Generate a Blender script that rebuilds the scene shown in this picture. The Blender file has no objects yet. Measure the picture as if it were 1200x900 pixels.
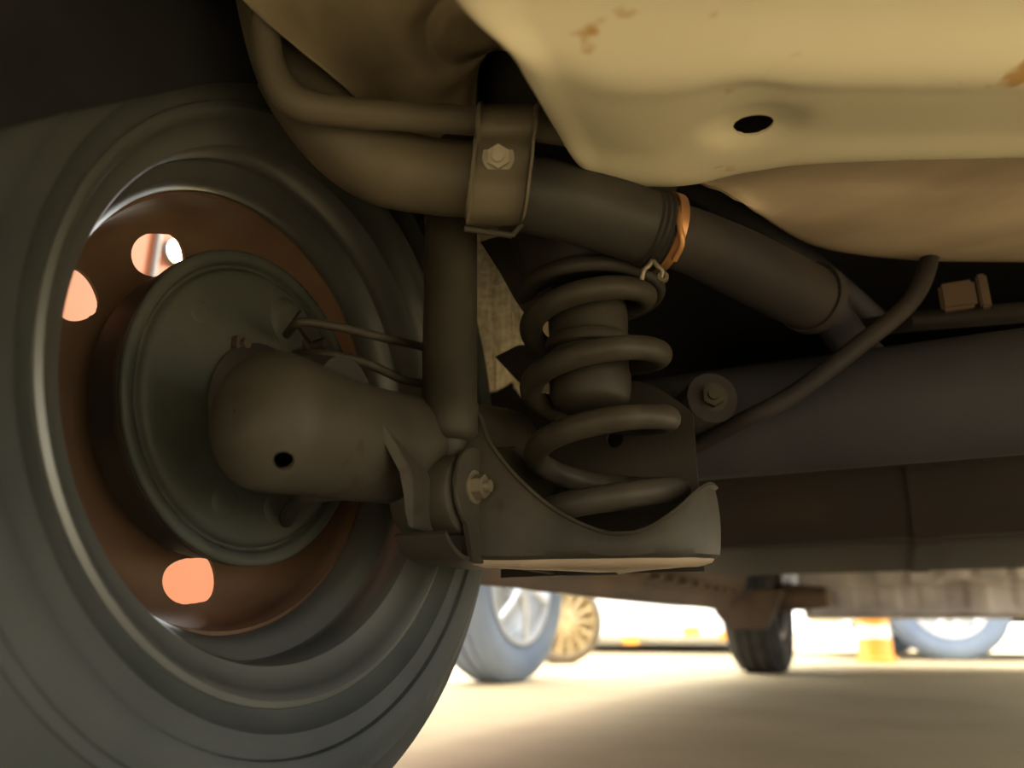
import bpy, bmesh, math, random
import numpy as np
from mathutils import Vector, Matrix
random.seed(4)
C = bpy.context.scene.collection
SC = bpy.context.scene
V = Vector
PI = math.pi

# ------------------------------------------------------------------ camera, world, sun, exposure
YAW, PITCH, FPX, CAMH = 0.44939, 0.30683, 906.2, 0.139
cd = bpy.data.cameras.new('camera'); cam = bpy.data.objects.new('camera', cd); C.objects.link(cam)
cam.location = (0, 0, CAMH); cam.rotation_euler = (PI/2 + PITCH, 0, YAW)
cd.sensor_width = 36; cd.lens = 36*FPX/1200; cd.clip_start = .01
cd.dof.use_dof = True; cd.dof.focus_distance = .55; cd.dof.aperture_fstop = 4
SC.camera = cam
SC.view_settings.view_transform = 'Standard'; SC.view_settings.look = 'None'
SC.view_settings.gamma = 1; SC.view_settings.use_curve_mapping = False
SC.view_settings.exposure = 1.85

w = bpy.data.worlds.new('sky'); SC.world = w; w.use_nodes = True
nt = w.node_tree; bg = nt.nodes['Background']
bg.inputs[0].default_value = (.95, .95, .93, 1); bg.inputs[1].default_value = 1.9
SUN_DIR = V((.80, 1.45, 1.0)).normalized()        # towards the sun
sl = bpy.data.lights.new('sun', 'SUN'); sl.energy = 6; sl.color = (1, .9, .72); sl.angle = .01
so = bpy.data.objects.new('sun', sl); C.objects.link(so)
so.rotation_euler = (-SUN_DIR).to_track_quat('-Z', 'Y').to_euler()

# ------------------------------------------------------------------ measuring: points of the place seen along a sight line
_F = V((-math.sin(YAW)*math.cos(PITCH), math.cos(YAW)*math.cos(PITCH), math.sin(PITCH)))
_R = V((math.cos(YAW), math.sin(YAW), 0)); _U = _R.cross(_F)
def ray(x, y): return _F + _R*((x-600)/FPX) + _U*((450-y)/FPX)
def D(x, y, d): return V((0, 0, CAMH)) + ray(x, y)*d
def on(ax, v, x, y):
    r = ray(x, y); o = V((0, 0, CAMH)); return o + r*((v-o[ax])/r[ax])

# ------------------------------------------------------------------ materials
def mat(name, c1, c2=None, rough=.6, metal=0, scale=12, bump=.0, bscale=60, spots=None, emit=None, detail=5, aniso=None, ramp=(.35, .65), trans=0):
    m = bpy.data.materials.new(name); m.use_nodes = True
    n = m.node_tree.nodes; l = m.node_tree.links; b = n['Principled BSDF']
    b.inputs['Roughness'].default_value = rough; b.inputs['Metallic'].default_value = metal
    b.inputs['Base Color'].default_value = (*c1, 1)
    if rough >= .45: b.inputs['Specular IOR Level'].default_value = .18
    tc = n.new('ShaderNodeTexCoord')
    mp = n.new('ShaderNodeMapping'); l.new(tc.outputs['Object'], mp.inputs[0])
    if aniso: mp.inputs['Scale'].default_value = aniso
    col = None
    if c2:
        no = n.new('ShaderNodeTexNoise'); no.inputs['Scale'].default_value = scale; no.inputs['Detail'].default_value = detail
        l.new(mp.outputs[0], no.inputs['Vector'])
        cr = n.new('ShaderNodeValToRGB'); cr.color_ramp.elements[0].position = ramp[0]; cr.color_ramp.elements[1].position = ramp[1]
        cr.color_ramp.elements[0].color = (*c1, 1); cr.color_ramp.elements[1].color = (*c2, 1)
        l.new(no.outputs['Fac'], cr.inputs[0]); col = cr.outputs[0]
    if spots:
        sc_, sz, scol = spots
        vo = n.new('ShaderNodeTexNoise'); vo.inputs['Scale'].default_value = sc_; vo.inputs['Detail'].default_value = 3
        l.new(mp.outputs[0], vo.inputs['Vector'])
        r2 = n.new('ShaderNodeValToRGB'); r2.color_ramp.elements[0].position = sz; r2.color_ramp.elements[1].position = sz+.05
        r2.color_ramp.elements[0].color = (0, 0, 0, 1); r2.color_ramp.elements[1].color = (1, 1, 1, 1)
        l.new(vo.outputs['Fac'], r2.inputs[0])
        mx = n.new('ShaderNodeMixRGB'); l.new(r2.outputs[0], mx.inputs[0])
        if col: l.new(col, mx.inputs[1])
        else: mx.inputs[1].default_value = (*c1, 1)
        mx.inputs[2].default_value = (*scol, 1); col = mx.outputs[0]
    if col: l.new(col, b.inputs['Base Color'])
    if bump:
        nb = n.new('ShaderNodeTexNoise'); nb.inputs['Scale'].default_value = bscale; nb.inputs['Detail'].default_value = 4
        l.new(mp.outputs[0], nb.inputs['Vector'])
        bp = n.new('ShaderNodeBump'); bp.inputs['Strength'].default_value = bump; bp.inputs['Distance'].default_value = .002
        l.new(nb.outputs['Fac'], bp.inputs['Height']); l.new(bp.outputs[0], b.inputs['Normal'])
    if emit:
        b.inputs['Emission Color'].default_value = (*emit[0], 1); b.inputs['Emission Strength'].default_value = emit[1]
    return m

M = dict(
    rubber=mat('dusty tyre rubber', (0.0270, 0.0300, 0.0270), (0.0480, 0.0503, 0.0435), .55, scale=7, bump=.15, bscale=200, spots=(9, .66, (.075, .075, .066))),
    tread=mat('black tread rubber', (.02, .02, .02), (.04, .038, .034), .8, scale=20),
    rim=mat('grey wheel steel', (0.0975, 0.1008, 0.0910), (0.1430, 0.1430, 0.1235), .36, .5, scale=5, bump=.08, bscale=30),
    rust_rim=mat('rust brown wheel centre', (0.0900, 0.0510, 0.0285), (0.1425, 0.0863, 0.0495), .65, .0, scale=9, bump=.1, bscale=60),
    drum=mat('grey green painted steel', (0.0375, 0.0420, 0.0345), (0.0585, 0.0600, 0.0473), .5, .0, scale=14, bump=.15, bscale=50),
    castiron=mat('dark cast iron', (.035, .03, .027), (.06, .048, .036), .7, .0, scale=20, bump=.3),
    dust=mat('dusty dark steel', (0.0299, 0.0264, 0.0189), (0.0475, 0.0414, 0.0290), .55, .05, scale=18, bump=.2, bscale=90, spots=(25, .68, (.035, .024, .016))),
    dust2=mat('grimy chassis paint', (.022, .019, .015), (.036, .031, .024), .5, .05, scale=9, bump=.15, bscale=60),
    springm=mat('grimy spring steel', (0.0306, 0.0263, 0.0195), (0.0493, 0.0425, 0.0306), .5, .05, scale=30, bump=.2, bscale=90),
    pipe=mat('dusty filler pipe paint', (0.0808, 0.0672, 0.0442), (0.1190, 0.0994, 0.0654), .5, .0, scale=12, bump=.12, bscale=60),
    hose=mat('black rubber hose', (.024, .022, .019), (.04, .036, .03), .5, scale=20, bump=.15, bscale=80),
    clamp=mat('rusty orange clamp steel', (.42, .2, .07), (.25, .13, .06), .4, .5, scale=30),
    bolt=mat('plated bolt steel', (.13, .11, .075), (.2, .17, .11), .4, .4, scale=30),
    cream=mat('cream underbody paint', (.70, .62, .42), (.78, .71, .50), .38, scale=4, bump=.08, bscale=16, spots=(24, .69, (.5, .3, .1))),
    cream_shaded=mat('stained and shaded cream paint', (0.2040, 0.1615, 0.0978), (0.3570, 0.2890, 0.1785), .5, scale=7, bump=.15, bscale=20, spots=(9, .66, (.2, .12, .06))),  # darker than the rail's cream: shade is in the tone, plus stain spots
    cream_brown=mat('brown cream tone', (.30, .23, .16), (.42, .33, .23), .45, scale=5, aniso=(1, 3, 3)),  # plain brown cream with noise streaks
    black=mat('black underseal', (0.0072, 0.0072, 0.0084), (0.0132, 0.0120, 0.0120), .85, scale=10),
    under=mat('dark blue grey underseal', (.028, .027, .033), (.042, .04, .045), .6, scale=6, bump=.2),
    under_b=mat('brown road dust on underseal', (0.0320, 0.0248, 0.0208), (0.0200, 0.0176, 0.0184), .65, scale=5, bump=.2, aniso=(1, 2, 2)),
    sill=mat('brown dusty sill steel', (.12, .08, .05), (.07, .052, .044), .6, scale=11, bump=.3, aniso=(1, .4, 1)),
    shield=mat('dull grey aluminium', (.34, .31, .31), (.6, .56, .56), .4, .2, scale=8, bump=.2),
    fibre=mat('pale matted fibre', (.93, .86, .64), (.72, .6, .38), .9, scale=40, bump=.6, bscale=150, aniso=(3, 3, .6)),
    ground=mat('pale tan concrete', (.42, .34, .19), (.50, .405, .24), .8, scale=3, bump=.25, bscale=120, detail=8),
    orange=mat('orange wall paint', (.15, .047, .017), (.19, .062, .025), .6, scale=3),
    conc=mat('grey concrete', (.4, .39, .37), (.48, .47, .44), .85, scale=4, bump=.2),
    body=mat('silver car paint', (.45, .46, .47), None, .3, .6),
    white=mat('white car paint', (.82, .83, .82), None, .25),
    blueish=mat('pale blue car paint', (.45, .58, .75), None, .25),
    alloy=mat('bright alloy', (.75, .78, .82), (.6, .64, .7), .3, .5, scale=8),
    gold=mat('brass coloured alloy', (.42, .32, .17), (.6, .48, .27), .4, .3, scale=40),
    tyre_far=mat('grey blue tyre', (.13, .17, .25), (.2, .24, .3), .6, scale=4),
    tyre_brown=mat('brown dusty tyre', (.14, .11, .08), (.2, .16, .12), .7, scale=8),
    glass=mat('dark car glass', (.02, .03, .035), None, .08),
    orange_p=mat('orange plastic', (.95, .32, .03), (.9, .4, .06), .4, scale=5),
    steelband=mat('white reflective band', (.8, .8, .8), None, .4),
    lamp=mat('lit lamp lens', (1, .95, .85), emit=((1, .86, .6), 8)),
    grey_p=mat('grey plastic', (.12, .12, .12), None, .5),
)

# ------------------------------------------------------------------ object helpers
def link(name, bm, m, parent=None, smooth=True, loc=None):
    me = bpy.data.meshes.new(name)
    if isinstance(bm, bmesh.types.BMesh):
        bmesh.ops.recalc_face_normals(bm, faces=bm.faces)
        bm.to_mesh(me); bm.free()
    o = bpy.data.objects.new(name, me); C.objects.link(o)
    for p in me.polygons: p.use_smooth = smooth
    me.materials.append(M[m] if isinstance(m, str) else m)
    if parent:
        o.parent = parent
        me.transform(Matrix.Translation(-origin_of(parent)))
    elif loc is not None:
        me.transform(Matrix.Translation(-V(loc))); o.location = loc
    if smooth:
        try: me.set_sharp_from_angle(angle=math.radians(40))
        except Exception: pass
    return o
_org = {}
def origin_of(o):
    p = V((0, 0, 0))
    while o is not None:
        p += V(o.location); o = o.parent
    return p
def thing(name, label, cat, loc, group=None):
    o = bpy.data.objects.new(name, None); C.objects.link(o); o.empty_display_size = .02
    o.location = loc; o['label'] = label; o['category'] = cat
    if group: o['group'] = group
    return o
def tag(o, label, cat, group=None):
    o['label'] = label; o['category'] = cat
    if group: o['group'] = group
    return o

def catmull(P, n):
    P = [np.array(p, float) for p in P]
    if len(P) == 2: return [P[0]+(P[1]-P[0])*i/(n-1) for i in range(n)]
    Q = [2*P[0]-P[1]] + P + [2*P[-1]-P[-2]]
    out = []; m = len(P)-1
    for i in range(n):
        t = i/(n-1)*m; k = min(int(t), m-1); t -= k
        a, b, c, d = Q[k:k+4]
        out.append(.5*((2*b)+(-a+c)*t+(2*a-5*b+4*c-d)*t*t+(-a+3*b-3*c+d)*t**3))
    return out
def tube(bm, path, rad, seg=20, cap=True, flat=None):
    """path list of points, rad scalar or list; flat=(axis vector, factor) squashes the section"""
    P = [V(p) for p in path]; n = len(P)
    rs = rad if hasattr(rad, '__len__') else [rad]*n
    rings = []; up = None
    for i in range(n):
        t = (P[min(i+1, n-1)]-P[max(i-1, 0)]).normalized()
        if up is None:
            up = V((0, 0, 1)) if abs(t.z) < .9 else V((1, 0, 0))
        a = up - t*up.dot(t); a.normalize(); b = t.cross(a); up = a
        ring = []
        for k in range(seg):
            th = 2*PI*k/seg; off = (a*math.cos(th)+b*math.sin(th))*rs[i]
            if flat: off -= flat[0]*off.dot(flat[0])*(1-flat[1])
            ring.append(bm.verts.new(P[i]+off))
        rings.append(ring)
    for i in range(n-1):
        for k in range(seg):
            k2 = (k+1) % seg
            bm.faces.new((rings[i][k], rings[i][k2], rings[i+1][k2], rings[i+1][k]))
    if cap:
        bm.faces.new(rings[0]); bm.faces.new(rings[-1])
    return bm
def smooth_tube(bm, ctrl, rad, n=40, seg=20, cap=True):
    pts = catmull(ctrl, n)
    if hasattr(rad, '__len__'): rs = [float(x[0]) for x in catmull([[r] for r in rad], n)]
    else: rs = rad
    return tube(bm, pts, rs, seg, cap)
def revolve(bm, prof, c, axis, seg=96, closed=False, tw=None):
    """prof: list of (offset along axis, radius) about centre c"""
    ax = V(axis).normalized(); c = V(c)
    a = V((0, 0, 1)) if abs(ax.z) < .9 else V((1, 0, 0)); a = (a-ax*a.dot(ax)).normalized(); b = ax.cross(a)
    rings = []
    for (h, r) in prof:
        if r < 1e-6: rings.append([bm.verts.new(c+ax*h)]); continue
        rings.append([bm.verts.new(c+ax*h+(a*math.cos(2*PI*k/seg)+b*math.sin(2*PI*k/seg))*r) for k in range(seg)])
    prs = list(zip(rings[:-1], rings[1:])) + ([(rings[-1], rings[0])] if closed else [])
    for A, B in prs:
        for k in range(seg):
            k2 = (k+1) % seg
            if len(A) == 1 and len(B) == 1: continue
            if len(A) == 1: bm.faces.new((A[0], B[k], B[k2]))
            elif len(B) == 1: bm.faces.new((A[k], A[k2], B[0]))
            else: bm.faces.new((A[k], A[k2], B[k2], B[k]))
    return bm
def smooth_prof(P, n=60): return [(float(p[0]), max(float(p[1]), 0)) for p in catmull(P, n)]
def box(bm, c, s, rz=0, bev=0, R=None):
    r = bmesh.ops.create_cube(bm, size=1)
    vs = r['verts']
    Mx = Matrix.Translation(V(c)) @ (R if R else Matrix.Rotation(rz, 4, 'Z')) @ Matrix.Diagonal((*s, 1))
    bmesh.ops.transform(bm, matrix=Mx, verts=vs)
    if bev:
        es = list({e for v in vs for e in v.link_edges})
        bmesh.ops.bevel(bm, geom=es, offset=bev, segments=2, affect='EDGES')
    return bm
def hexbolt(bm, c, axis, r=.008, h=.006, washer=True):
    ax = V(axis).normalized()
    if washer: tube(bm, [V(c), V(c)+ax*.0015], r*1.35, 20)
    tube(bm, [V(c)+ax*.0015, V(c)+ax*(.0015+h)], r, 6)
    tube(bm, [V(c)+ax*(.0015+h), V(c)+ax*(.0015+h*1.6)], r*.5, 10)
def grid(P, holes=(), th=.0015, closed_u=False):
    """P[i][j] points; holes (centre, radius) cut out and their rims made round; th wall thickness"""
    bm = bmesh.new(); nu = len(P); nv = len(P[0])
    vs = [[bm.verts.new(V(P[i][j])) for j in range(nv)] for i in range(nu)]
    ins = {}; rim_ = {}
    for i in range(nu):
        for j in range(nv):
            for hi, (c, r) in enumerate(holes):
                if (vs[i][j].co-V(c)).length < r and (vs[i][j] not in ins or (vs[i][j].co-V(c)).length < (vs[i][j].co-V(holes[ins[vs[i][j]]][0])).length): ins[vs[i][j]] = hi
    iu = range(nu if closed_u else nu-1)
    for i in iu:
        for j in range(nv-1):
            q = (vs[i][j], vs[(i+1) % nu][j], vs[(i+1) % nu][j+1], vs[i][j+1])
            hh = [ins[v] for v in q if v in ins]
            if hh:
                for v in q: rim_[v] = hh[0]
                continue
            bm.faces.new(q)
    for v, hi in rim_.items():
        if v.link_faces:
            c, r = holes[hi]; d = v.co-V(c)
            for c2, r2 in holes:
                if (v.co-V(c2)).length-r2 < d.length-r: c, r = c2, r2; d = v.co-V(c)
            if d.length > 1e-6: v.co = V(c)+d.normalized()*r
    for v in [v for v in bm.verts if not v.link_faces]: bm.verts.remove(v)
    bmesh.ops.recalc_face_normals(bm, faces=bm.faces)
    if th:
        bmesh.ops.solidify(bm, geom=bm.faces[:], thickness=th)
    return bm
def loft(rows, nu, nv, disp=None):
    """rows of control points -> nu x nv grid"""
    R_ = [catmull(r, nv) for r in rows]
    out = []
    cols = [catmull([R_[i][j] for i in range(len(rows))], nu) for j in range(nv)]
    for i in range(nu):
        out.append([V(cols[j][i]) for j in range(nv)])
    if disp:
        out = [[disp(p) for p in r] for r in out]
    return out
from mathutils import noise as mn
def prism(bm, pts, off):
    """closed polygon of 3-D points extruded by off"""
    a = [bm.verts.new(V(p)) for p in pts]; b = [bm.verts.new(V(p)+V(off)) for p in pts]
    bm.faces.new(a); bm.faces.new(b[::-1])
    n = len(a)
    for i in range(n): bm.faces.new((a[i], a[(i+1) % n], b[(i+1) % n], b[i]))
    return bm

# ================================================================== THE SETTING
def struct(name, bm, m, smooth=False):
    o = link(name, bm, m, smooth=smooth); o['kind'] = 'structure'; return o
bm = bmesh.new(); box(bm, (0, 5, -.05), (60, 60, .1)); struct('floor', bm, 'ground')
# orange garage wall along the outer side of the car
bm = bmesh.new(); box(bm, (-1.45, -.40, 1.5), (.12, 3.7, 3.0)); struct('wall_left', bm, 'orange')

# ================================================================== REAR WHEEL
WX, WY, WZ = -.351, .402, .292
wheel = thing('steel_wheel', 'large near car wheel with dusty black tyre and steel rim, seen from its inner side', 'wheel', (WX-.08, WY, 0))
wc = (WX, WY, WZ); OUT = (-1, 0, 0)
# tyre: offset outboard from the inner bead plane
prof = [(.0, .1935), (-.004, .196), (-.0065, .201), (-.0085, .208), (-.0145, .2125), (-.0155, .2255), (-.0185, .2265), (-.0190, .2275), (-.0190, .240), (-.0180, .2465), (-.0162, .2475), (-.0158, .2525), (-.0135, .2535),
        (-.010, .262), (-.004, .272), (-.003, .2765), (.002, .2775), (.006, .284), (.013, .2895), (.024, .293), (.036, .2945), (.037, .2885), (.045, .2885), (.046, .2955), (.076, .296), (.077, .2885), (.085, .2885), (.086, .296),
        (.114, .2955), (.115, .2885), (.123, .2885), (.124, .2945), (.138, .293), (.150, .288), (.160, .277), (.167, .255), (.168, .235), (.163, .21), (.158, .197), (.152, .187), (.14, .180), (.13, .177), (.02, .177), (.006, .183)]
bm = bmesh.new(); revolve(bm, prof, wc, OUT, 192, closed=True)
for v in bm.verts:       # the tread flattens on the floor
    if v.co.z < .0: v.co.z = 0
tyre = link('tyre', bm, 'rubber', wheel)
# rim barrel
rp = [(-.004, .2005), (-.0075, .1985), (-.0085, .195), (-.0065, .1915), (-.002, .1895), (.003, .1875), (.007, .181), (.009, .1755), (.013, .1735), (.030, .1725), (.034, .1735), (.038, .1725), (.043, .164), (.050, .158), (.066, .157), (.090, .158),
      (.100, .165), (.112, .170), (.135, .172), (.142, .18), (.150, .195), (.150, .199), (.146, .1985), (.138, .184), (.132, .1765), (.110, .1745), (.097, .170), (.086, .162), (.064, .161), (.052, .162), (.046, .168), (.041, .1765), (.012, .1785), (.009, .187), (.005, .1925), (-.001, .195)]
bm = bmesh.new(); revolve(bm, rp, wc, OUT, 192, closed=True); rim = link('rim', bm, 'rim', wheel)
# wheel disc with eleven holes
hol = []
for deg in (114, 147, 278, 16, 49, 82):
    a = math.radians(deg); 
    for da in ((-.055, 0, .055) if deg != 147 else (.10,)): hol.append(((WX-.113, WY+.121*math.cos(a+da), WZ+.121*math.sin(a+da)), .0178))
dp = smooth_prof([(.062, .1575), (.070, .1555), (.082, .1545), (.094, .151), (.104, .144), (.110, .134), (.113, .121), (.112, .108), (.104, .095), (.094, .080), (.090, .060), (.089, .033)], 76)
P = []
for k in range(440):
    a = 2*PI*k/440; P.append([V((WX-h, WY+r*math.cos(a), WZ+r*math.sin(a))) for h, r in dp])
bm = grid(P, hol, .003, True); disc = link('wheel_disc', bm, 'rust_rim', wheel)
for k in range(4):
    bm = bmesh.new()
    a = math.radians(40+90*k); hexbolt(bm, (WX-.0895, WY+.05*math.cos(a), WZ+.05*math.sin(a)), (-1, 0, 0), .0095, .012)
    link('wheel_nut', bm, 'bolt', wheel)

# ================================================================== BRAKE DRUM
drum = thing('brake_drum', 'round grey-green drum brake inside the near wheel, flat backing plate towards us', 'brake', (WX-.065, WY, WZ))
bc = (-.398, WY, WZ)
bm = bmesh.new()
revolve(bm, [(.042, 0), (.042, .075), (.040, .098), (.036, .106), (.008, .1085), (.006, .112), (.001, .1125), (0, .108), (.004, .104), (.034, .101), (.034, 0)], bc, OUT, 128)
link('drum_shell', bm, 'castiron', drum)
bm = bmesh.new()
revolve(bm, smooth_prof([(.0035, .1095), (.0005, .1125), (-.0030, .1125), (-.0045, .109), (-.0030, .1045), (.001, .1020), (.0012, .1000), (-.0025, .0975), (-.0045, .092), (-.006, .075), (-.008, .058), (-.0085, .045), (-.009, .03), (-.009, 0)], 70), bc, OUT, 128)
bp_ = link('backing_plate', bm, 'drum', drum)
def plate_pt(a, r, off=.007): return V((-.398+off, WY+r*math.cos(a), WZ+r*math.sin(a)))
for a, r, R_, h in ((-1.9, .075, .012, .004), (-1.25, .072, .013, .005), (-.7, .078, .011, .004), (2.5, .078, .010, .003), (1.3, .07, .02, .008)):
    bm = bmesh.new(); c = plate_pt(a, r, .003); revolve(bm, smooth_prof([(0, R_*1.2), (h*.6, R_), (h, R_*.7), (h, 0)], 10), c, (1, 0, 0), 24)
    link('pressed_boss', bm, 'drum', drum)
for a in (.6, 2.3, -2.3, -.75):
    bm = bmesh.new(); hexbolt(bm, plate_pt(a, .047, .006), (1, 0, 0), .0075, .006)
    link('plate_bolt', bm, 'castiron', drum)
bm = bmesh.new()
box(bm, plate_pt(1.05, .074, .008), (.014, .05, .02), R=Matrix.Rotation(1.05+PI/2, 4, 'X'), bev=.004)
tube(bm, [plate_pt(.95, .07, .012), plate_pt(.95, .07, .026)], .005, 12)
link('wheel_cylinder', bm, 'castiron', drum)

# ================================================================== REAR AXLE
axle = thing('suspension_axle', 'dusty grey-brown rear suspension arm and cross beam running from the near wheel to the right', 'axle', (-.29, .5, .2))
# trailing arm : tube with pinched rear end and drain hole
ctrl = [(-.300, .288, .2475), (-.300, .293, .2475), (-.300, .306, .2485), (-.300, .34, .2505), (-.300, .38, .2525), (-.300, .44, .2590), (-.298, .52, .272), (-.295, .62, .29), (-.295, .75, .30)]
rads = [.0385, .0385, .0398, .0388, .0378, .0385, .040, .038, .036]
n = 150; path = catmull(ctrl, n); rs = [float(x[0]) for x in catmull([[r] for r in rads], n)]
P = []
for i in range(n):
    p = V(path[i]); t = (V(path[min(i+1, n-1)])-V(path[max(i-1, 0)])).normalized()
    a = V((1, 0, 0)); a = (a-t*a.dot(t)).normalized(); b = t.cross(a)
    dome = min(1, (p.y-.288)/.030); k_ = max(.02, math.sqrt(max(0, 1-(1-dome)**2.4)))
    P.append([p+(a*math.cos(2*PI*k/96)*rs[i]*.92*k_+b*math.sin(2*PI*k/96)*rs[i]*k_) for k in range(96)])
dh = ray(331, 541).normalized()
hc = max((q for r_ in P for q in r_ if q.x > -.301), key=lambda q: (q-V((0, 0, CAMH))).normalized().dot(dh))
bm = grid([[P[i][k] for i in range(n)] for k in range(96)], [(hc, .0056)], .0025, True)
link('trailing_arm', bm, 'dust', axle)
bm = bmesh.new()   # hub flange between arm and drum
revolve(bm, [(-.072, 0), (-.072, .030), (-.02, .038), (-.006, .046), (0, .050), (0, 0)], (-.386, WY-.005, WZ-.008), OUT, 48)
link('hub_flange', bm, 'castiron', axle)
# gusset from the arm to the shock bracket
bm = bmesh.new()
ga = [D(433, 488, .462), D(452, 522, .464), D(470, 552, .466), D(475, 580, .468), D(475, 600, .470), D(478, 618, .472)]
gb = [D(486, 618, .474), D(484, 600, .472), D(485, 580, .470), D(482, 552, .468), D(464, 520, .466), D(446, 490, .464)]
prism(bm, ga+gb, (-.012, .045, .002)); bmesh.ops.bevel(bm, geom=bm.edges[:], offset=.001, segments=2, affect='EDGES')
link('gusset', bm, 'dust', axle)
# lower shock bracket: two lugs and a floor
SHX, SHY = -.270, .455
BZ = .226
def lug_outline(x):
    out = []
    for k in range(15):
        a = PI*.5+PI*k/14*.9
        out.append((x, SHY+.023*math.cos(a), BZ+.004+.027*math.sin(a)))
    out += [(x, SHY+.0, .181), (x, .60, .181), (x, .60, .272), (x, .52, .272), (x, SHY+.02, .257)]
    return out
bm = bmesh.new(); prism(bm, lug_outline(-.2515), (.0035, 0, 0)); bmesh.ops.bevel(bm, geom=bm.edges[:], offset=.0008, segments=1, affect='EDGES'); link('bracket_lug', bm, 'dust', axle)
bm = bmesh.new()
bm.free()
arc = [(SHY+.042*math.cos(a), BZ+.042*math.sin(a)) for a in np.linspace(math.radians(222), math.radians(268), 14)]+[(SHY+.01, .1838), (SHY+.05, .184), (SHY+.08, .185)]
link('bracket_floor', grid([[V((x, y, z)) for y, z in arc] for x in np.linspace(-.288, -.250, 12)], (), .003), 'dust', axle)
# spring pan: one continuous pressed wall of changing height with floor
wallp = [  # (x, y, top z, bottom z)
    (-.262, .466, .262, .1850), (-.256, .4665, .285, .1850), (-.248, .4675, .282, .185), (-.240, .468, .262, .1845), (-.222, .470, .238, .184), (-.198, .473, .216, .184), (-.174, .475, .202, .1835), (-.155, .477, .1965, .1832),
    (-.137, .479, .199, .183), (-.122, .486, .210, .183), (-.113, .500, .223, .184), (-.109, .522, .232, .185), (-.110, .55, .236, .187), (-.116, .585, .240, .189), (-.128, .61, .244, .190)]
W = catmull([(x, y, t) for x, y, t, b in wallp], 90); W2 = catmull([(x, y, b) for x, y, t, b in wallp], 90)
P = []
for i in range(90):
    t = V(W[i]); b = V(W2[i]); b.x, b.y = t.x, t.y
    tg = (V(W[min(i+1, 89)])-V(W[max(i-1, 0)])); tg.z = 0; tg.normalize(); inn = V((-tg.y, tg.x, 0))
    if inn.dot(V((-.18, .54, 0))-V((t.x, t.y, 0))) < 0: inn = -inn
    row = [t-inn*.0035+V((0, 0, .001)), t-inn*.002, t+V((0, 0, -.002))]
    for k in range(1, 7): row.append(t.lerp(b, k/7)+V((0, 0, 0))-inn*(.002*math.sin(k/7*PI)))
    row += [b+V((0, 0, .002))+inn*.000, b+V((0, 0, .0005))+inn*.0022, b+inn*.006, b+inn*.014+V((0, 0, -.0002))]
    P.append(row)
link('spring_pan_wall', grid(P, (), .0022), 'dust', axle)
bm = bmesh.new()
fl = [V((V(w_).x, V(w_).y, V(b_).z)) for w_, b_ in zip(W, W2)]
cx, cy = -.183, .545
def floor_row(s, dz=0): return [V((cx+(q.x-cx)*s, cy+(q.y-cy)*s, q.z+dz)) for q in fl]
rows = [floor_row(.985, -.0005), floor_row(.95, -.004), floor_row(.85, -.0065), floor_row(.62, -.007), floor_row(.4, -.007), floor_row(.05, -.007)]
bm2 = grid(rows, (), .0022)
bm.free(); link('spring_pan_floor', bm2, 'cream_brown', axle)  # pale tone paints warm light onto the pan's underside
bm = bmesh.new(); box(bm, (-.185, .505, .1742), (.036, .008, .0012), rz=.12); link('drain_slot', bm, 'black', axle)
# back plate behind the spring with round hole
rows = [[V((x, .615-.02*math.cos((x+.19)*9), z-max(0, x+.175)**1.5*3.2*(z-.18)/.155)) for x in np.linspace(-.30, -.128, 60)] for z in np.linspace(.18, .335, 50)]
hc = on(1, .600, 724, 517)
link('spring_shield', grid(rows, [(V((hc.x, .615-.02*math.cos((hc.x+.19)*9), hc.z)), .0072)], .003), 'dust2', axle)
bm = bmesh.new(); box(bm, (hc.x, .625, hc.z), (.04, .03, .04)); link('plate_hole_dark', bm, 'black', axle)  # added black block keeps the plate hole dark
# cross beam: folded V section running across the car
def beam_row(x):
    z0 = .275
    return [V((x, .76, z0+.005)), V((x, .735, z0)), V((x, .715, z0+.015)), V((x, .700, z0+.05)), V((x, .705, z0+.085)), V((x, .73, z0+.105)), V((x, .77, z0+.11))]
rows = [catmull(beam_row(x), 30) for x in np.linspace(-.30, .95, 40)]
link('cross_beam', grid(rows, (), .005), 'under', axle)
# lug with bolt on the beam
bm = bmesh.new()
c = D(835, 466, .66)
tube(bm, [c+V((-.03, .05, 0)), c], .022, 28); bmesh.ops.bevel(bm, geom=[e for e in bm.edges if e.calc_face_angle(0) > .8], offset=.004, segments=3, affect='EDGES')
lg = link('beam_lug', bm, 'under_b', axle)
bm = bmesh.new(); hexbolt(bm, c, (.3, -.9, 0), .0095, .007); link('beam_bolt', bm, 'dust', axle)

# ================================================================== SHOCK ABSORBER
shock = thing('shock_absorber', 'grey tubular shock absorber standing upright beside the near wheel', 'shock absorber', (SHX, SHY, BZ))
top = V((SHX-.002, SHY-.004, .62)); bot = V((SHX, SHY+.003, .264))
ax = (top-bot).normalized()
bm = bmesh.new()
pr = [(0, 0), (0, .015), (.002, .0185), (.006, .0208), (.026, .0208), (.0275, .0198), (.17, .0198), (.1705, .0205), (.172, .0209), (.34, .0209), (.342, .0)]
revolve(bm, pr, bot, ax, 48); link('damper_tube', bm, 'dust', shock)
bm = bmesh.new(); revolve(bm, [(-.012, .012), (-.004, .0115), (.002, .0135)], bot, ax, 32); link('neck', bm, 'dust', shock)
bm = bmesh.new()
c = V((SHX-.0295, SHY, BZ))
revolve(bm, [(0, .008), (0, .0225), (.0015, .0262), (.004, .0272), (.042, .0272), (.0445, .0262), (.046, .0225), (.046, .008)], c, (1, 0, 0), 56); link('eye_bush', bm, 'dust', shock)
bm = bmesh.new(); revolve(bm, [(.0425, .0), (.0425, .018), (.0465, .017), (.0475, .012), (.0475, 0)], c, (1, 0, 0), 40); link('rubber_bush', bm, 'hose', shock)
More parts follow.
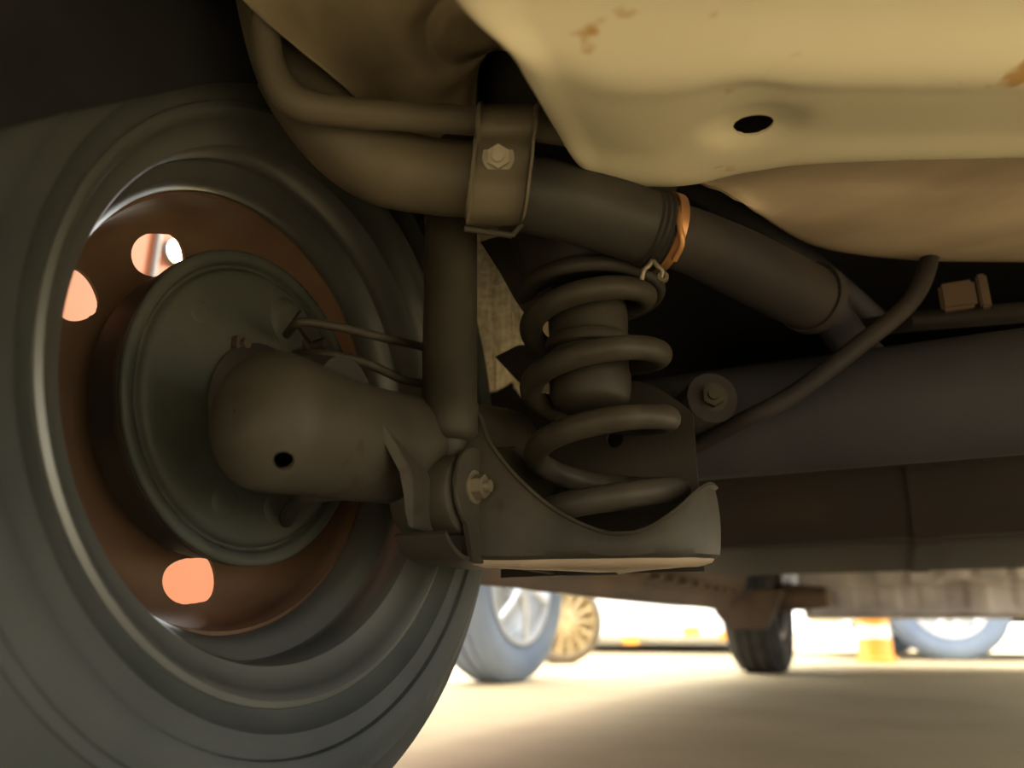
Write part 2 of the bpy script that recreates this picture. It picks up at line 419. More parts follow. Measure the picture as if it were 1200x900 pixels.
bm = bmesh.new(); hexbolt(bm, (-.2480, SHY, BZ+.004), (1, 0, 0), .0085, .007); b_ = link('mounting_bolt', bm, 'bolt', shock)

# ================================================================== COIL SPRING
SPX, SPY = -.178, .528
spring = bmesh.new()
front = math.atan2(-SPY, -SPX)             # direction from the spring to where one looks from
pts = []; N = 420
t0, t1 = front-.8*PI, front+2*PI*3.35
for i in range(N+1):
    s = i/N; th = t0+(t1-t0)*s
    turns = (th-front)/(2*PI)
    z = .2205+.0505*turns + .002*math.sin(turns)
    if turns < 0: z = .2205+.03*turns
    r = .0495 if turns < 2.3 else .0495-.006*(turns-2.3)
    lean = (z-.22)
    pts.append((SPX+r*math.cos(th)-.06*lean, SPY+r*math.sin(th)-.0*lean, z))
tube(spring, pts, .0090, 18)
spr = link('coil_spring', spring, 'springm', None, loc=(SPX, SPY, .2))
tag(spr, 'grimy steel coil spring standing in the pan right of the shock absorber', 'spring')
# bump stop hanging inside the spring
bs = thing('bump_stop', 'stubby dark grey rubber bump stop hanging inside the coil spring', 'bump stop', (SPX-.01, SPY, .31))
bcx = V((SPX-.013, SPY+.005, 0))
bm = bmesh.new(); revolve(bm, smooth_prof([(.385, 0), (.385, .026), (.382, .030), (.366, .031), (.354, .0305), (.352, .033), (.346, .0335), (.343, .030), (.342, .0)], 40), bcx, (0, 0, 1), 48); link('stop_cup', bm, 'springm', bs)
bm = bmesh.new(); revolve(bm, smooth_prof([(.344, 0), (.343, .028), (.338, .0305), (.330, .030), (.320, .0315), (.308, .0305), (.300, .027), (.296, .017), (.295, 0)], 50), bcx, (0, 0, 1), 48); link('rubber_body', bm, 'dust2', bs)
bm = bmesh.new(); box(bm, (bcx.x-.034, bcx.y-.03, .318), (.004, .004, .02), bev=.001); box(bm, (bcx.x-.028, bcx.y-.025, .318), (.01, .003, .022), bev=.001); link('retaining_clip', bm, 'bolt', bs)

# ================================================================== CAR BODY (underside)
car = thing('car_body', 'cream-painted underside of the car overhead, with rails, wheelhouse and sills', 'car body', (0, 1.2, .3))
def Zr(lst, Z): return [on(2, Z if not isinstance(Z, (list, tuple)) else Z[i], x, y) for i, (x, y) in enumerate(lst)]
r1 = Zr([(470, -130), (590, -120), (700, -110), (860, -110), (1000, -110), (1150, -110), (1500, -110)], .400)
r2 = Zr([(535, 0), (610, -8), (700, 0), (860, 10), (1000, 10), (1150, 10), (1450, 10)], .4015)
r3 = Zr([(597, 62), (655, 76), (715, 93), (800, 96), (882, 86), (1000, 90), (1400, 90)], .3985)
r4 = Zr([(618, 95), (672, 118), (730, 128), (800, 122), (882, 106), (1000, 115), (1400, 115)], .4065)
r5 = Zr([(650, 150), (698, 170), (750, 178), (810, 168), (882, 152), (1000, 155), (1400, 150)], .424)
r6 = Zr([(676, 188), (715, 212), (762, 219), (815, 216), (882, 201), (1000, 190), (1400, 180)], .436)
r7 = [p+V((.004, .008, .03)) for p in r6]; r8 = [p+V((.004, .02, .09)) for p in r6]
rr = []
for r in (r1, r2, r3, r4, r5, r6, r7, r8):
    e = r[0]; rr.append([e+V((.03, .012, .09)), e+V((.006, .008, .03))]+r)
hc = on(2, .4235, 882, 141)
def dimple(p):
    d = (p-hc).length
    k = math.exp(-(d/.027)**4)
    return p+V((-.0, .25, 1)).normalized()*(.0065*k)
G_ = loft(rr, 90, 150, dimple)
hp = max((q for r_ in G_ for q in r_ if q.z < .432), key=lambda q: (q-V((0, 0, CAMH))).normalized().dot(ray(882, 142).normalized()))
rail = link('chassis_rail', grid(G_, [(hp, .0118)], .002), 'cream', car)
bm = bmesh.new(); box(bm, hp+V((0, .02, .035)), (.07, .07, .02)); link('rail_hole_dark', bm, 'black', car)  # black block stands for the darkness inside the rail hole
# lower floor panel behind the rail
q = [Zr([(740, 150), (860, 160), (1000, 160), (1120, 150), (1500, 130)], .475),
     Zr([(800, 205), (880, 205), (1000, 205), (1120, 205), (1500, 190)], .470),
     Zr([(845, 222), (910, 232), (1010, 232), (1130, 236), (1500, 230)], .462),
     Zr([(868, 236), (925, 262), (1020, 270), (1130, 274), (1500, 270)], .455),
     Zr([(890, 250), (955, 288), (1045, 303), (1160, 307), (1500, 307)], .460)]
q.append([p+V((.003, .012, .03)) for p in q[-1]]); q.append([p+V((.003, .02, .09)) for p in q[-2]])
link('floor_panel', grid(loft(q, 50, 80), (), .002), 'cream_brown', car)
# wheelhouse panel, stained and with its shade in the tone, upper left
a_rows = [[D(150, -160, .40), D(300, -160, .43), D(420, -150, .45), D(520, -150, .46), D(620, -130, .44)],
          [D(225, -60, .42), D(350, -60, .45), D(440, -60, .48), D(530, -60, .49), D(600, -50, .47)],
          [D(284, 0, .435), D(380, 0, .475), D(460, 5, .505), D(540, 0, .51), D(598, 2, .48)],
          [D(345, 52, .455), D(420, 50, .50), D(490, 45, .53), D(560, 40, .535), D(630, 55, .52)],
          [D(410, 108, .49), D(450, 100, .54), D(510, 95, .555), D(545, 78, .56), D(572, 62, .56)],
          [D(425, 135, .54), D(460, 140, .57), D(505, 135, .58), D(540, 120, .585), D(556, 100, .59)],
          [D(425, 230, .60), D(460, 230, .61), D(500, 225, .62), D(530, 220, .62), D(560, 215, .62)]]
cr1 = D(545, 45, .53)
def crumple(p):
    nn = mn.noise(p*22)*.004+mn.noise(p*55)*.0012
    d = (p-cr1).length; nn += .008*math.exp(-((d-.028)/.007)**2)
    return p+V((-.3, .5, .8)).normalized()*nn
link('wheelhouse_panel', grid(loft(a_rows, 80, 80, crumple), (), .002), 'cream_shaded', car)
# dark upper structure: floor pan, wheel arch liner, upper spring seat
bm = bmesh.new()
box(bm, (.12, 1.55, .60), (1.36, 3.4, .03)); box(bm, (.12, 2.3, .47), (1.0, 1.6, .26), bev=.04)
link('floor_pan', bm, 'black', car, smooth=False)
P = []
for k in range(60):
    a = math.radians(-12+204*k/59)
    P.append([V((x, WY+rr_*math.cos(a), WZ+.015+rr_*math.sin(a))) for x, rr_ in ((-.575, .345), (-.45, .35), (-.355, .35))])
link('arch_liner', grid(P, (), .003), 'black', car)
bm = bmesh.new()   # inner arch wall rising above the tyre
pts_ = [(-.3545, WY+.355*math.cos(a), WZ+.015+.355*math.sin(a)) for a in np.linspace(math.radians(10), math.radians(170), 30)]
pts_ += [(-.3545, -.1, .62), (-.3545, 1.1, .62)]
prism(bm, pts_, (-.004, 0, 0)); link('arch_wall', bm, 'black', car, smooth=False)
bm = bmesh.new()   # added black sheet that darkens the top of the tyre
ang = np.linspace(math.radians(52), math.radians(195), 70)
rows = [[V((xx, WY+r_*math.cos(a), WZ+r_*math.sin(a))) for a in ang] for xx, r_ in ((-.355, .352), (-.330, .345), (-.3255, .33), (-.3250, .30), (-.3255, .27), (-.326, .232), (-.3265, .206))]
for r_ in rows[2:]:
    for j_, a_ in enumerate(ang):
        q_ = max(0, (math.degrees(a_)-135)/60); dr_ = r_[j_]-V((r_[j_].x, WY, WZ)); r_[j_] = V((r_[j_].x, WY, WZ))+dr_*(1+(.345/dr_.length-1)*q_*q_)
bm.free(); link("shade_apron", grid(loft(rows, 30, 70), (), .002), 'black', car)
# quarter panel (outside skin) with arch opening
pts_ = [(-.575, WY+.345*math.cos(a), WZ+.015+.345*math.sin(a)) for a in np.linspace(math.radians(-14), math.radians(194), 40)]
pts_ += [(-.575, -.02, .20), (-.575, -.2, .24), (-.575, -.2, .85), (-.575, 1.5, .85), (-.575, 1.5, .2)]
bm = bmesh.new(); prism(bm, pts_, (-.006, 0, 0)); link('quarter_panel', bm, 'body', car, smooth=False)
# doors, bonnet sides and cabin above
bm = bmesh.new()
prism(bm, [(-.575, 1.5, .2), (-.575, 2.35, .2), (-.575, 2.45, .42), (-.575, 2.62, .56), (-.575, 2.85, .60), (-.575, 3.08, .56), (-.575, 3.25, .40), (-.575, 3.35, .2), (-.575, 3.5, .22), (-.575, 3.55, .6), (-.575, 3.3, .82), (-.575, 2.5, .92), (-.575, 1.5, .88)], (-.006, 0, 0))
link('side_panel', bm, 'body', car, smooth=False)
bm = bmesh.new()
prism(bm, [(-.58, -.2, .85), (-.58, -.1, .95), (-.58, .4, 1.42), (-.58, 1.7, 1.45), (-.58, 2.45, .95), (-.58, 3.3, .82), (-.58, 3.3, .62), (-.58, -.2, .62)], (1.50, 0, 0))
link('cabin', bm, 'body', car, smooth=False)
bm = bmesh.new(); box(bm, (.17, -.26, .58), (1.5, .05, .66), bev=.02); link('bumper', bm, 'body', car)
bm = bmesh.new(); box(bm, (.17, -.10, .56), (1.4, .36, .02)); link('boot_floor', bm, 'black', car)
bm = bmesh.new(); box(bm, (.17, 3.55, .42), (1.5, .06, .42), bev=.02); link('bumper', bm, 'body', car)
bm = bmesh.new(); box(bm, (.92, 1.6, .59), (.006, 3.6, .46)); link('side_panel', bm, 'body', car, smooth=False)
# spring tower
tower = bmesh.new()
revolve(tower, smooth_prof([(.386, .046), (.384, .054), (.388, .0575), (.394, .056), (.398, .050), (.404, .052), (.416, .057), (.45, .066), (.52, .08), (.60, .09)], 50), (SPX-.008, SPY, 0), (0, 0, 1), 64)
revolve(tower, [(.386, .046), (.392, .040), (.396, .0)], (SPX-.008, SPY, 0), (0, 0, 1), 64)
link('spring_tower', tower, 'dust2', car)
bm = bmesh.new()   # sheet rising beside tower towards the strap
pl = [D(553, 268, .66), D(600, 268, .64), D(660, 280, .62), D(650, 330, .60), D(622, 378, .60), D(604, 352, .62), D(585, 318, .64)]
prism(bm, pl, (0, .006, .002)); link('tower_flange', bm, 'dust2', car)
bm = bmesh.new(); prism(bm, [D(580, 418, .68), D(606, 405, .67), D(650, 400, .66), D(660, 440, .66), D(628, 466, .67), D(604, 444, .68)], (0, .006, 0)); link('lower_flange', bm, 'dust2', car)
# sills
def sill_row(y):
    wob = .004*mn.noise(V((y*7, 1, 0)))
    return [V((-.37, y, .52)), V((-.385, y, .40)), V((-.40, y, .30)), V((-.41, y, .255)), V((-.43, y, .235+wob)), V((-.448, y, .22+wob)), V((-.452, y, .196+wob)), V((-.456, y, .190+wob)), V((-.462, y, .196)), V((-.47, y, .225)), V((-.54, y, .25)), V((-.57, y, .30))]
link('sill', grid([catmull(sill_row(y), 28) for y in np.linspace(.80, 2.45, 160)], (), .003), 'sill', car)
for i in range(13):
    y = .95+i*.11; bm = bmesh.new(); box(bm, (-.418+.004*random.random(), y, .236), (.028, .05+.02*random.random(), .012), bev=.002, rz=.06)
    link('sill_tab', bm, 'sill', car)
# floor ribs and front undertray
for i, (x0, x1, y, z, hh) in enumerate([(-.36, .9, 1.95, .33, .05), (-.36, .9, 2.25, .33, .06)]):
    bm = bmesh.new(); box(bm, ((x0+x1)/2, y, z), (x1-x0, .09, hh), bev=.008)
    link('cross_member', bm, 'under_b', car)
def tray_row(x, y0=2.95):
    k = .008*max(-.6, min(.6, math.sin(x*48)*2))+.004*mn.noise(V((x*30, 0, 3)))
    return [V((x, y0-.10, .40)), V((x, y0-.09, .335+k)), V((x, y0-.085, .285+k)), V((x, y0-.05, .272)), V((x, y0-.03, .255+k)), V((x, y0, .205+k)), V((x, y0+.03, .176)), V((x, y0+.25, .172)), V((x, y0+.55, .19)), V((x, y0+.58, .25))]
link('undertray', grid([catmull(tray_row(x), 24) for x in np.linspace(-.30, .85, 200)], (), .003), 'shield', car)
for i in range(9):
    bm = bmesh.new(); box(bm, (-.02+i*.095, 2.78, .300+.003*(i % 3)), (.07, .012, .045), bev=.003, rz=.05*((i % 3)-1))
    link('tray_bracket', bm, 'shield', car)
bm = bmesh.new(); smooth_tube(bm, [(-.30, 2.60, .33), (-.1, 2.62, .33), (.2, 2.62, .33), (.5, 2.6, .33), (.9, 2.6, .33)], .02, 40, 18); link('subframe', bm, 'under_b', car)
bm = bmesh.new(); prism(bm, [(-.52, 2.46, .25), (-.30, 2.46, .25), (-.325, 2.46, .20), (-.36, 2.46, .138), (-.47, 2.46, .136), (-.51, 2.46, .19)], (0, .03, 0)); bmesh.ops.bevel(bm, geom=bm.edges[:], offset=.006, segments=2, affect='EDGES'); link('stone_guard', bm, 'sill', car)
# bracket block on a bar, at right
bm = bmesh.new(); tube(bm, [on(1, .88, 980, 388), on(1, .80, 1075, 376), on(1, .80, 1200, 366), on(1, .78, 1400, 350)], .010, 16); link('support_bar', bm, 'under_b', car)
bm = bmesh.new()
c = on(1, .79, 1122, 348); box(bm, c, (.030, .014, .028), bev=.003); c2 = on(1, .79, 1152, 343); box(bm, c2, (.009, .014, .034), bev=.002)
link('bar_bracket', bm, 'sill', car)

# ================================================================== FUEL TANK
def tank_row(x):
    y0 = 1.02
    return [V((x, y0+.10, .43)), V((x, y0+.02, .42)), V((x, y0-.02, .39)), V((x, y0-.025, .33)), V((x, y0-.035, .322)), V((x, y0-.02, .315)), V((x, y0-.005, .285)), V((x, y0+.03, .248)), V((x, y0+.10, .238)), V((x, y0+.6, .240)), V((x, y0+.66, .27)), V((x, y0+.66, .42))]
bm = grid([catmull(tank_row(x), 44) for x in np.linspace(-.30, .70, 30)], (), .003)
tank = thing('fuel_tank', 'wide brown-dusted fuel tank low across the car, beyond the cross beam', 'fuel tank', (.2, 1.3, .212))
link('tank_shell', bm, 'under_b', tank)
bm = bmesh.new(); prism(bm, [(-.30, V(p).y, V(p).z) for p in catmull(tank_row(0), 44)], (.003, 0, 0)); link('tank_end', bm, 'under_b', tank, smooth=False)
bm = bmesh.new(); prism(bm, [(.70, V(p).y, V(p).z) for p in catmull(tank_row(0), 44)], (.003, 0, 0)); link('tank_end', bm, 'under_b', tank, smooth=False)
bm = bmesh.new()
for x in (.04, ):
    rows = [[V((xx, V(p).y-.003, V(p).z-.003)) for p in catmull(tank_row(0), 44)] for xx in (x-.014, x+.014)]
    b2 = grid(rows, (), .002); me = bpy.data.meshes.new('t'); b2.to_mesh(me); b2.free(); bm.from_mesh(me)
link('tank_strap', bm, 'under_b', tank)

# ================================================================== FILLER PIPE, BREATHER, HOSE, STRAP
fp = bmesh.new()
smooth_tube(fp, [D(300, -70, .50), D(318, 20, .50), D(345, 90, .505), D(395, 155, .51), D(445, 192, .515), D(500, 206, .52), D(560, 212, .52), D(612, 222, .522)],
            [.022, .022, .024, .0265, .0265, .0255, .0252, .025], 70, 32)
fpo = link('filler_pipe', fp, 'pipe', None, loc=D(500, 206, .52)); tag(fpo, 'thick dusty fuel filler pipe curving down from upper left, under the strap', 'pipe')
bp2 = bmesh.new()
smooth_tube(bp2, [D(312, -60, .455), D(311, 20, .455), D(318, 80, .458), D(345, 118, .462), D(400, 131, .468), D(470, 136, .475), D(560, 142, .485), D(630, 150, .497), D(700, 163, .515), D(780, 190, .55)], [.0085, .0085, .009, .010, .0092, .0090, .0090, .0090, .0090, .009], 80, 24)
bpo = link('breather_pipe', bp2, 'pipe', None, loc=D(470, 136, .475)); tag(bpo, 'thin dusty breather pipe running level above the thick filler pipe', 'pipe')
hs = thing('filler_hose', 'black rubber filler hose sloping right from the strap to the rusty clamp', 'hose', D(700, 250, .53))
bm = bmesh.new()
smooth_tube(bm, [D(590, 226, .522), D(640, 232, .525), D(700, 248, .535), D(745, 263, .545), D(775, 272, .55)], [.0262, .0262, .0262, .0265, .0265], 50, 36)
link('hose_body', bm, 'hose', hs)
bm = bmesh.new()
dirh = (D(775, 272, .55)-D(745, 263, .545)).normalized()
for k in range(3):
    c = D(758, 267, .547)+dirh*(k*.0042); revolve(bm, smooth_prof([(-.0018, .0262), (0, .0282), (.0018, .0262)], 8), c, dirh, 40)
link('hose_ridge', bm, 'hose', hs)
cl = thing('hose_clamp', 'rusty orange hose clamp round the end of the black rubber hose', 'clamp', D(785, 275, .552))
cc = D(779, 273, .551)
bm = bmesh.new(); revolve(bm, [(-.003, .0272), (-.003, .0290), (.0035, .0290), (.0035, .0272)], cc, dirh, 56, closed=True); link('clamp_band', bm, 'clamp', cl)
bm = bmesh.new(); smooth_tube(bm, [D(797, 243, .530), D(796, 262, .522), D(799, 285, .521), D(790, 305, .528)], .0022, 20, 10); link('clamp_wire', bm, 'clamp', cl)
bm = bmesh.new()
for (x, y) in ((754, 322), (776, 322)):
    smooth_tube(bm, [D(765, 305, .535), D((x+765)/2, 312, .533), D(x, y-4, .533), D(x-2, y+6, .533)], .0018, 14, 10)
revolve(bm, [(-.002, .0015), (-.002, .0038), (.002, .0038), (.002, .0015)], D(777, 325, .533), (.3, -1, 0), 20, closed=True)
link('clamp_ear', bm, 'bolt', cl)
# dark pipe going on behind the clamp to the tank
np_ = thing('tank_neck_pipe', 'dark pipe leading right from the rusty hose clamp towards the tank', 'pipe', D(870, 310, .62))
bm = bmesh.new()
smooth_tube(bm, [D(770, 271, .549), D(815, 285, .57), D(870, 310, .60), D(925, 338, .64), D(955, 352, .66)], [.0235, .024, .0265, .028, .028], 50, 32); link('neck_tube', bm, 'under_b', np_)
bm = bmesh.new(); dn = (D(955, 352, .66)-D(925, 338, .64)).normalized(); revolve(bm, [(-.006, .0285), (-.006, .0305), (.004, .0305), (.004, .0285)], D(952, 350, .658), dn, 40, closed=True); link('neck_clamp', bm, 'under_b', np_)
bm = bmesh.new(); smooth_tube(bm, [D(955, 352, .66), D(975, 372, .68), D(1000, 405, .72), D(1030, 430, .80)], [.02, .018, .018, .018], 30, 20); link('lower_tube', bm, 'under', np_)
# second pipe higher behind
bm = bmesh.new(); smooth_tube(bm, [D(700, 170, .60), D(800, 205, .64), D(880, 260, .70), D(960, 320, .78), D(1030, 380, .86)], .014, 40, 18)
o = link('vent_pipe', bm, 'under', None, loc=D(880, 260, .70)); tag(o, 'dark vent pipe running above and behind the tank neck pipe', 'pipe')
# strap bracket clasping both pipes
sb = thing('strap_bracket', 'folded sheet-metal strap bracket clasping the thick and thin pipes together', 'bracket', D(585, 195, .49))
def strap_sec(cx_, tilt=0):
    # section through the strap from above the breather to below the filler pipe, in front of both
    return [D(cx_+8, 122, .505), D(cx_+6, 124, .485), D(cx_+5, 130, .4735), D(cx_+4, 142, .470), D(cx_+3, 156, .472), D(cx_+1, 168, .482), D(cx_, 184, .4865), D(cx_-2, 200, .487), D(cx_-4, 216, .486), D(cx_-6, 234, .488), D(cx_-9, 252, .495), D(cx_-11, 264, .510), D(cx_-12, 268, .528)]
rows = [strap_sec(c_) for c_ in (560, 575, 590, 605, 620)]
fl_l = [p+_F*(-.0065)+_R*(-.0012) for p in rows[0]]; fl_r = [p+_F*(-.0065)+_R*(.0012) for p in rows[-1]]
rws = [fl_l]+rows+[fl_r]
def lin(rows_, n_):
    out = []
    m_ = len(rows_)-1
    for i in range(n_*m_+1):
        k = min(i//n_, m_-1); t = i/n_-k; out.append([a.lerp(b, t) for a, b in zip(rows_[k], rows_[k+1])])
    return out
link('strap_plate', grid([catmull(r, 40) for r in lin(rws, 4)], (), .0018), 'pipe', sb)
bm = bmesh.new(); tube(bm, [D(544, 268, .505), D(600, 276, .512)], .0022, 12); tube(bm, [D(600, 276, .512), D(612, 262, .51)], .002, 10); link('strap_lip', bm, 'dust', sb)
bm = bmesh.new(); hexbolt(bm, D(584, 184, .487), (-_F-_U*.2), .0075, .006); link('strap_bolt', bm, 'bolt', sb)

# ================================================================== CABLES
def cable(name, pts, r, m, label, cat='cable', n=50):
    bm = bmesh.new(); smooth_tube(bm, pts, r, n, 14); o = link(name, bm, m, None, loc=pts[len(pts)//2]); tag(o, label, cat); return o
cable('brake_hose', [on(0, -.372, 336, 392), D(352, 378, .535), D(395, 383, .55), D(450, 396, .565), D(500, 408, .62), D(535, 420, .70)], .0032, 'dust', 'upper thin brake hose leading from the drum towards the shock absorber', 'hose')
cable('brake_pipe', [on(0, -.372, 345, 416), D(380, 415, .54), D(430, 426, .555), D(480, 447, .585), D(530, 452, .66), D(550, 470, .72)], .0034, 'dust', 'lower thin brake pipe passing just above the suspension arm', 'pipe')
cable('parking_brake_cable', [plate_pt(-1.15, .085, .006), D(352, 585, .50), D(375, 578, .49), D(420, 576, .505), D(480, 580, .53), D(560, 575, .62)], .0058, 'hose', 'dark parking brake cable running under the suspension arm into the drum')
cable('underbody_cable', [D(760, 560, .76), D(800, 532, .72), D(870, 494, .655), D(930, 462, .645), D(1010, 402, .645), D(1068, 352, .655), D(1090, 300, .70), D(1095, 250, .78)], .0078, 'under_b', 'thick grey-brown cable sloping up to the right across the dark underbody')

# ================================================================== FIBRE LINER
rows = []
for i in range(140):
    rr_ = []
    for j in range(140):
        x, y = 535+115*j/139, 258+230*i/139
        p = D(x, y, .63+.28*i/139)
        sx = j/139
        p += V((.3, -.9, 0))*(.010*mn.noise(V((sx*7+i*.006, i*.025, 1)))+.005*mn.noise(V((sx*26+.5*mn.noise(V((i*.05, sx*4, 0))), i*.06, 5)))+.002*mn.noise(V((sx*80, i*.2, 9))))
        rr_.append(p)
    rows.append(rr_)
fo = link('fibre_mat', grid(rows, (), .004), 'fibre', None, loc=D(590, 375, .8)); tag(fo, 'pale frayed fibre mat seen between the shock absorber and the coil spring', 'insulation')

# ================================================================== FRONT WHEEL (same car)
def plain_wheel(name, label, x, y, r, width, az, tyre_m, rim_m, spokes, hub=.62, cat='wheel', parent=None, group=None, blend=None):
    """az: direction of the wheel's outer face"""
    axv = V((math.cos(az), math.sin(az), 0)); c = V((x, y, r-.004))
    if parent is None: t = thing(name, label, cat, (x, y, 0), group)
    else:
        t = bpy.data.objects.new(name, None); C.objects.link(t); t.parent = parent; t.location = V((x, y, 0))-origin_of(parent)
    h = width/2; bm = bmesh.new()
    revolve(bm, [(-h*.8, r*hub), (-h, r*.78), (-h, r*.9), (-h*.85, r*.965), (-h*.55, r), (-h*.5, r*.98), (-h*.42, r*.98), (-h*.36, r), (-.02*h, r), (0, r*.975), (.06*h, r*.975), (.1*h, r), (h*.42, r), (h*.48, r*.98), (h*.55, r), (h*.85, r*.965), (h, r*.9), (h*1.02, r*.78), (h*.85, r*hub)], c, axv, 64, closed=True)
    for v in bm.verts: v.co.z = max(v.co.z, .0)
    link('tyre', bm, tyre_m, t)
    bm = bmesh.new(); R0 = r*(hub+.01)
    revolve(bm, [(-h*.8, R0), (-h*.8, R0*.9), (h*.1, R0*.86), (h*.15, 0), (h*.3, 0), (h*.25, R0*.84), (h*.8, R0*.92), (h*.95, R0*.94), (h*.95, R0), (h*.8, R0)], c, axv, 56); link('rim', bm, rim_m, t)
    bm = bmesh.new(); b_ax = axv.cross(V((0, 0, 1)))
    for k in range(spokes):
        a = 2*PI*k/spokes+.2; d = V((0, 0, 1))*math.cos(a)+b_ax*math.sin(a)
        tube(bm, [c+axv*h*.85+d*R0*.1, c+axv*h*.95+d*R0*.5, c+axv*h*.8+d*R0*.95], [R0*.09, R0*.055, R0*.065], 8)
    revolve(bm, [(h*.3, R0*.2), (h*.98, R0*.2), (h*1.05, R0*.14), (h*1.05, 0)], c, axv, 20)
    link('spokes', bm, rim_m, t)
    return t
fw = plain_wheel('steel_wheel', 'front wheel of the same car, seen edge-on from behind far below the sill', WX-.085, 2.86, .29, .165, PI, 'tread', 'rim', 8)
bm = bmesh.new(); smooth_tube(bm, [(-.42, 2.80, .22), (-.34, 2.72, .235), (-.2, 2.7, .235)], [.05, .045, .03], 20, 16); link('steering_knuckle', bm, 'sill', fw)

# ================================================================== PARKED CARS AND STREET THINGS BEYOND
def parked_car(label, x, y, az, paint, L=4.0, Wd=1.7, sill=.17, rim_m='alloy', tyre_m='tyre_far', wheels=((.8, 1), (3.2, 1), (.8, -1), (3.2, -1)), r=.29, spokes=9, marks=(), ends=()):
    """(x, y) is the near rear corner; az the direction the length runs; the body lies to the left of it"""
    t = thing('parked_car', label, 'car', (x, y, 0))
    u = V((math.cos(az), math.sin(az), 0)); n_ = V((-u.y, u.x, 0)); o0 = V((x, y, 0))
    side = [(0, sill+.05), (.1, sill), (L-.12, sill), (L, sill+.06), (L, .62), (L-.15, .78), (L-1.05, .93), (L-1.7, 1.38), (1.2, 1.44), (.45, 1.05), (.05, .95)]
    # cut wheel arches
    out = []
    for i, (a, z) in enumerate(side):
        out.append((a, z))
        if i == 1:
            for wx in sorted({w_[0] for w_ in wheels}):
                for k in range(11):
                    an = PI-PI*k/10; out.append((wx+(r+.05)*math.cos(an), max(sill, r*.9+(r+.05)*math.sin(an))))
    bm = bmesh.new()
    prism(bm, [o0+u*a+V((0, 0, z)) for a, z in out], n_*Wd); link('body', bm, paint, t, smooth=False)
    bm = bmesh.new()
    for q_ in ([(.75, .98), (1.3, 1.36), (1.95, 1.38), (1.95, 1.0)], [(2.0, 1.0), (2.0, 1.38), (L-1.75, 1.33), (L-1.2, .98)]):
        prism(bm, [o0+u*a+V((0, 0, z))-n_*.006 for a, z in q_], n_*(Wd+.012))
    link('side_window', bm, 'glass', t, smooth=False)
    bm = bmesh.new(); box(bm, o0+u*(L/2)+n_*(Wd/2)+V((0, 0, sill+.02)), (L*.8, Wd*.85, .02), rz=az); link('underside', bm, 'black', t, smooth=False)
    for wx, s in wheels:
        p = o0+u*wx+n_*(.09 if s == 1 else Wd-.09)
        plain_wheel('wheel', '', p.x, p.y, r, .17, az-PI/2 if s == 1 else az+PI/2, tyre_m, rim_m, spokes, parent=t)
    for a, z, m_ in ends:
        bm = bmesh.new(); box(bm, o0+n_*(a+.3)-u*.008+V((0, 0, z)), (.02, .10, .045), rz=az, bev=.006); link('reflector', bm, m_, t)
    for a, z, m_ in marks:
        bm = bmesh.new(); box(bm, o0+u*a-n_*.01+V((0, 0, z)), (.12, .02, .05), rz=az, bev=.006); link('side_marker', bm, m_, t)
    return t
def gpt(px, d):   # floor point under a picture column at a given view depth
    p = D(px, 450, d); f = V((_F.x, _F.y, 0)).normalized(); r = _R*((px-600)/FPX*d)
    return f*(d)*1.0 + r
# left: pale blue car, its wheel bottom shows between tyre and sill
p1 = gpt(582, 2.32)
azA = math.atan2(p1.y, p1.x)+math.radians(27)-PI   # runs away to the left
u = V((math.cos(azA), math.sin(azA), 0)); n_ = V((-u.y, u.x, 0))
azl = YAW+PI/2+math.radians(0)
view = (gpt(582, 2.3)).normalized()
def car_with_wheel(label, px, d, turn, wx, **k):
    """turn: angle between the car's length and the sight line; wheel at distance wx from its corner stands at (px, d)"""
    p = gpt(px, d); a = math.atan2(p.y, p.x)+math.radians(turn)
    u = V((math.cos(a), math.sin(a), 0)); n = V((-u.y, u.x, 0)); o0 = p-u*wx-n*.09
    return parked_car(label, o0.x, o0.y, a, **k)
p = gpt(588, 2.30)
plain_wheel('loose_wheel', 'pale blue-grey loose wheel standing on the ground just beyond the near tyre', p.x, p.y, .27, .15, math.radians(-4), 'tyre_far', 'alloy', 6)
p = gpt(872, 4.62); parked_car('white parked car beyond the sill, left of the front wheel, seen from one end', p.x, p.y, math.radians(95), 'white', sill=.055, r=.27, L=3.6, wheels=((.45, 1), (2.7, 1), (.45, -1), (2.7, -1)), ends=((-.15, .10, 'orange_p'), (.06, .13, 'orange_p'), (.42, .075, 'orange_p')))
car_with_wheel('white parked car at right beyond the undertray, with bright spoked wheel', 1088, 3.85, -77.5, .55, paint='white', rim_m='alloy', tyre_m='tyre_far', r=.275, spokes=10, sill=.16, wheels=((.55, 1), (3.0, 1), (.55, -1), (3.0, -1)))
p = gpt(655, 3.45)
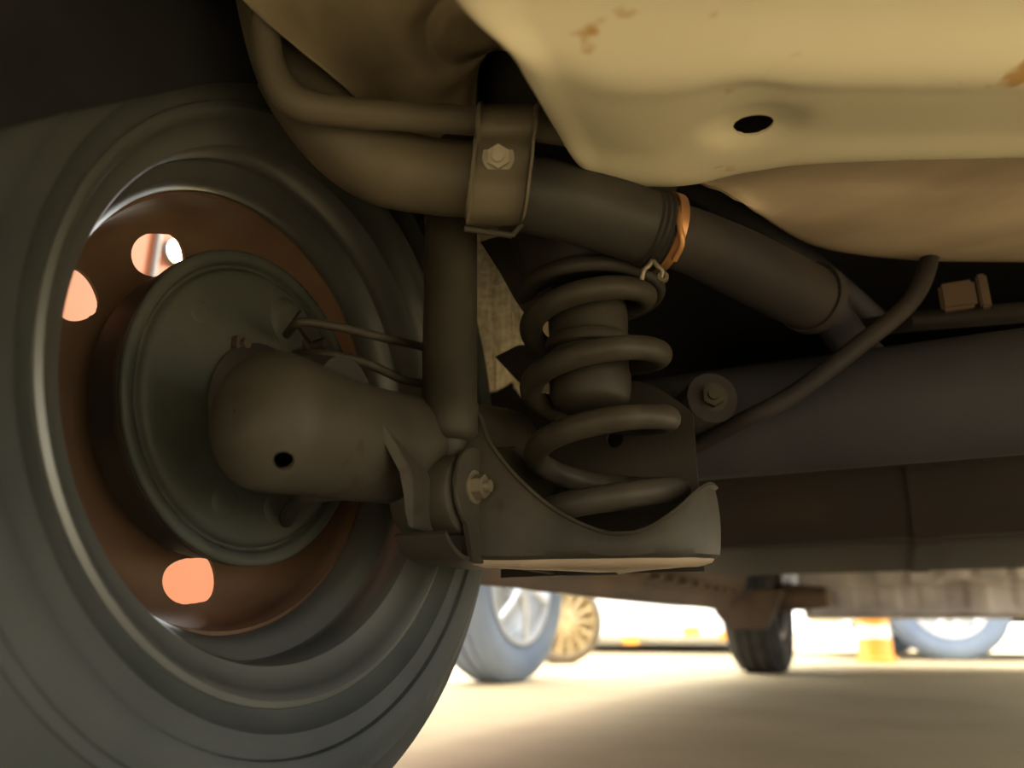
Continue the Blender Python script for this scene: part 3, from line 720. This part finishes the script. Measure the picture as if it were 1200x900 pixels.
plain_wheel('loose_wheel', 'small brass-coloured many-spoked wheel standing right of the pale blue-grey one', p.x, p.y, .175, .11, math.atan2(-p.y, -p.x)+.35, 'tyre_brown', 'gold', 14, hub=.80)
p = gpt(1003, 3.6)
tb = thing('traffic_drum', 'low orange and white traffic drum on the ground right of the front wheel', 'barrel', (p.x, p.y, 0))
bm = bmesh.new(); revolve(bm, [(0, 0), (0, .085), (.02, .085), (.024, .072), (.10, .070)], p, (0, 0, 1), 32); link('drum_base', bm, 'orange_p', tb)
bm = bmesh.new(); revolve(bm, [(.10, .0705), (.155, .0695)], p, (0, 0, 1), 32); link('reflective_band', bm, 'steelband', tb)
bm = bmesh.new(); revolve(bm, [(.155, .070), (.26, .066), (.28, .055), (.28, 0)], p, (0, 0, 1), 32); link('drum_top', bm, 'orange_p', tb)

# ================================================================== WALL LAMP AND DOWNPIPE seen through the wheel holes
lp = on(0, -1.385, 206, 296)
lamp = thing('wall_lamp', 'small round lit wall lamp seen through the upper wheel hole', 'lamp', (-1.39, lp.y, lp.z))
bm = bmesh.new(); revolve(bm, [(0, .032), (.010, .030), (.012, .026)], (-1.39, lp.y, lp.z), (1, 0, 0), 32); link('lamp_base', bm, 'grey_p', lamp)
bm = bmesh.new(); revolve(bm, smooth_prof([(.010, .027), (.020, .022), (.025, .012), (.027, 0)], 10), (-1.39, lp.y, lp.z), (1, 0, 0), 32); link('lamp_lens', bm, 'lamp', lamp)
pl_ = bpy.data.lights.new('lamp_light', 'POINT'); pl_.energy = .8; pl_.color = (1, .78, .5); pl_.shadow_soft_size = .03
po = bpy.data.objects.new('lamp_light', pl_); C.objects.link(po); po.parent = lamp; po.location = (.35, -.05, -.05)
dpn = on(0, -1.385, 183, 300)
bm = bmesh.new(); tube(bm, [(-1.385, dpn.y, 0), (-1.385, dpn.y, 2.9)], .006, 10)
o = link('wall_cable', bm, 'grey_p', None, loc=(-1.385, dpn.y, 0)); tag(o, 'thin dark vertical cable on the orange wall beside the lit lamp', 'cable')
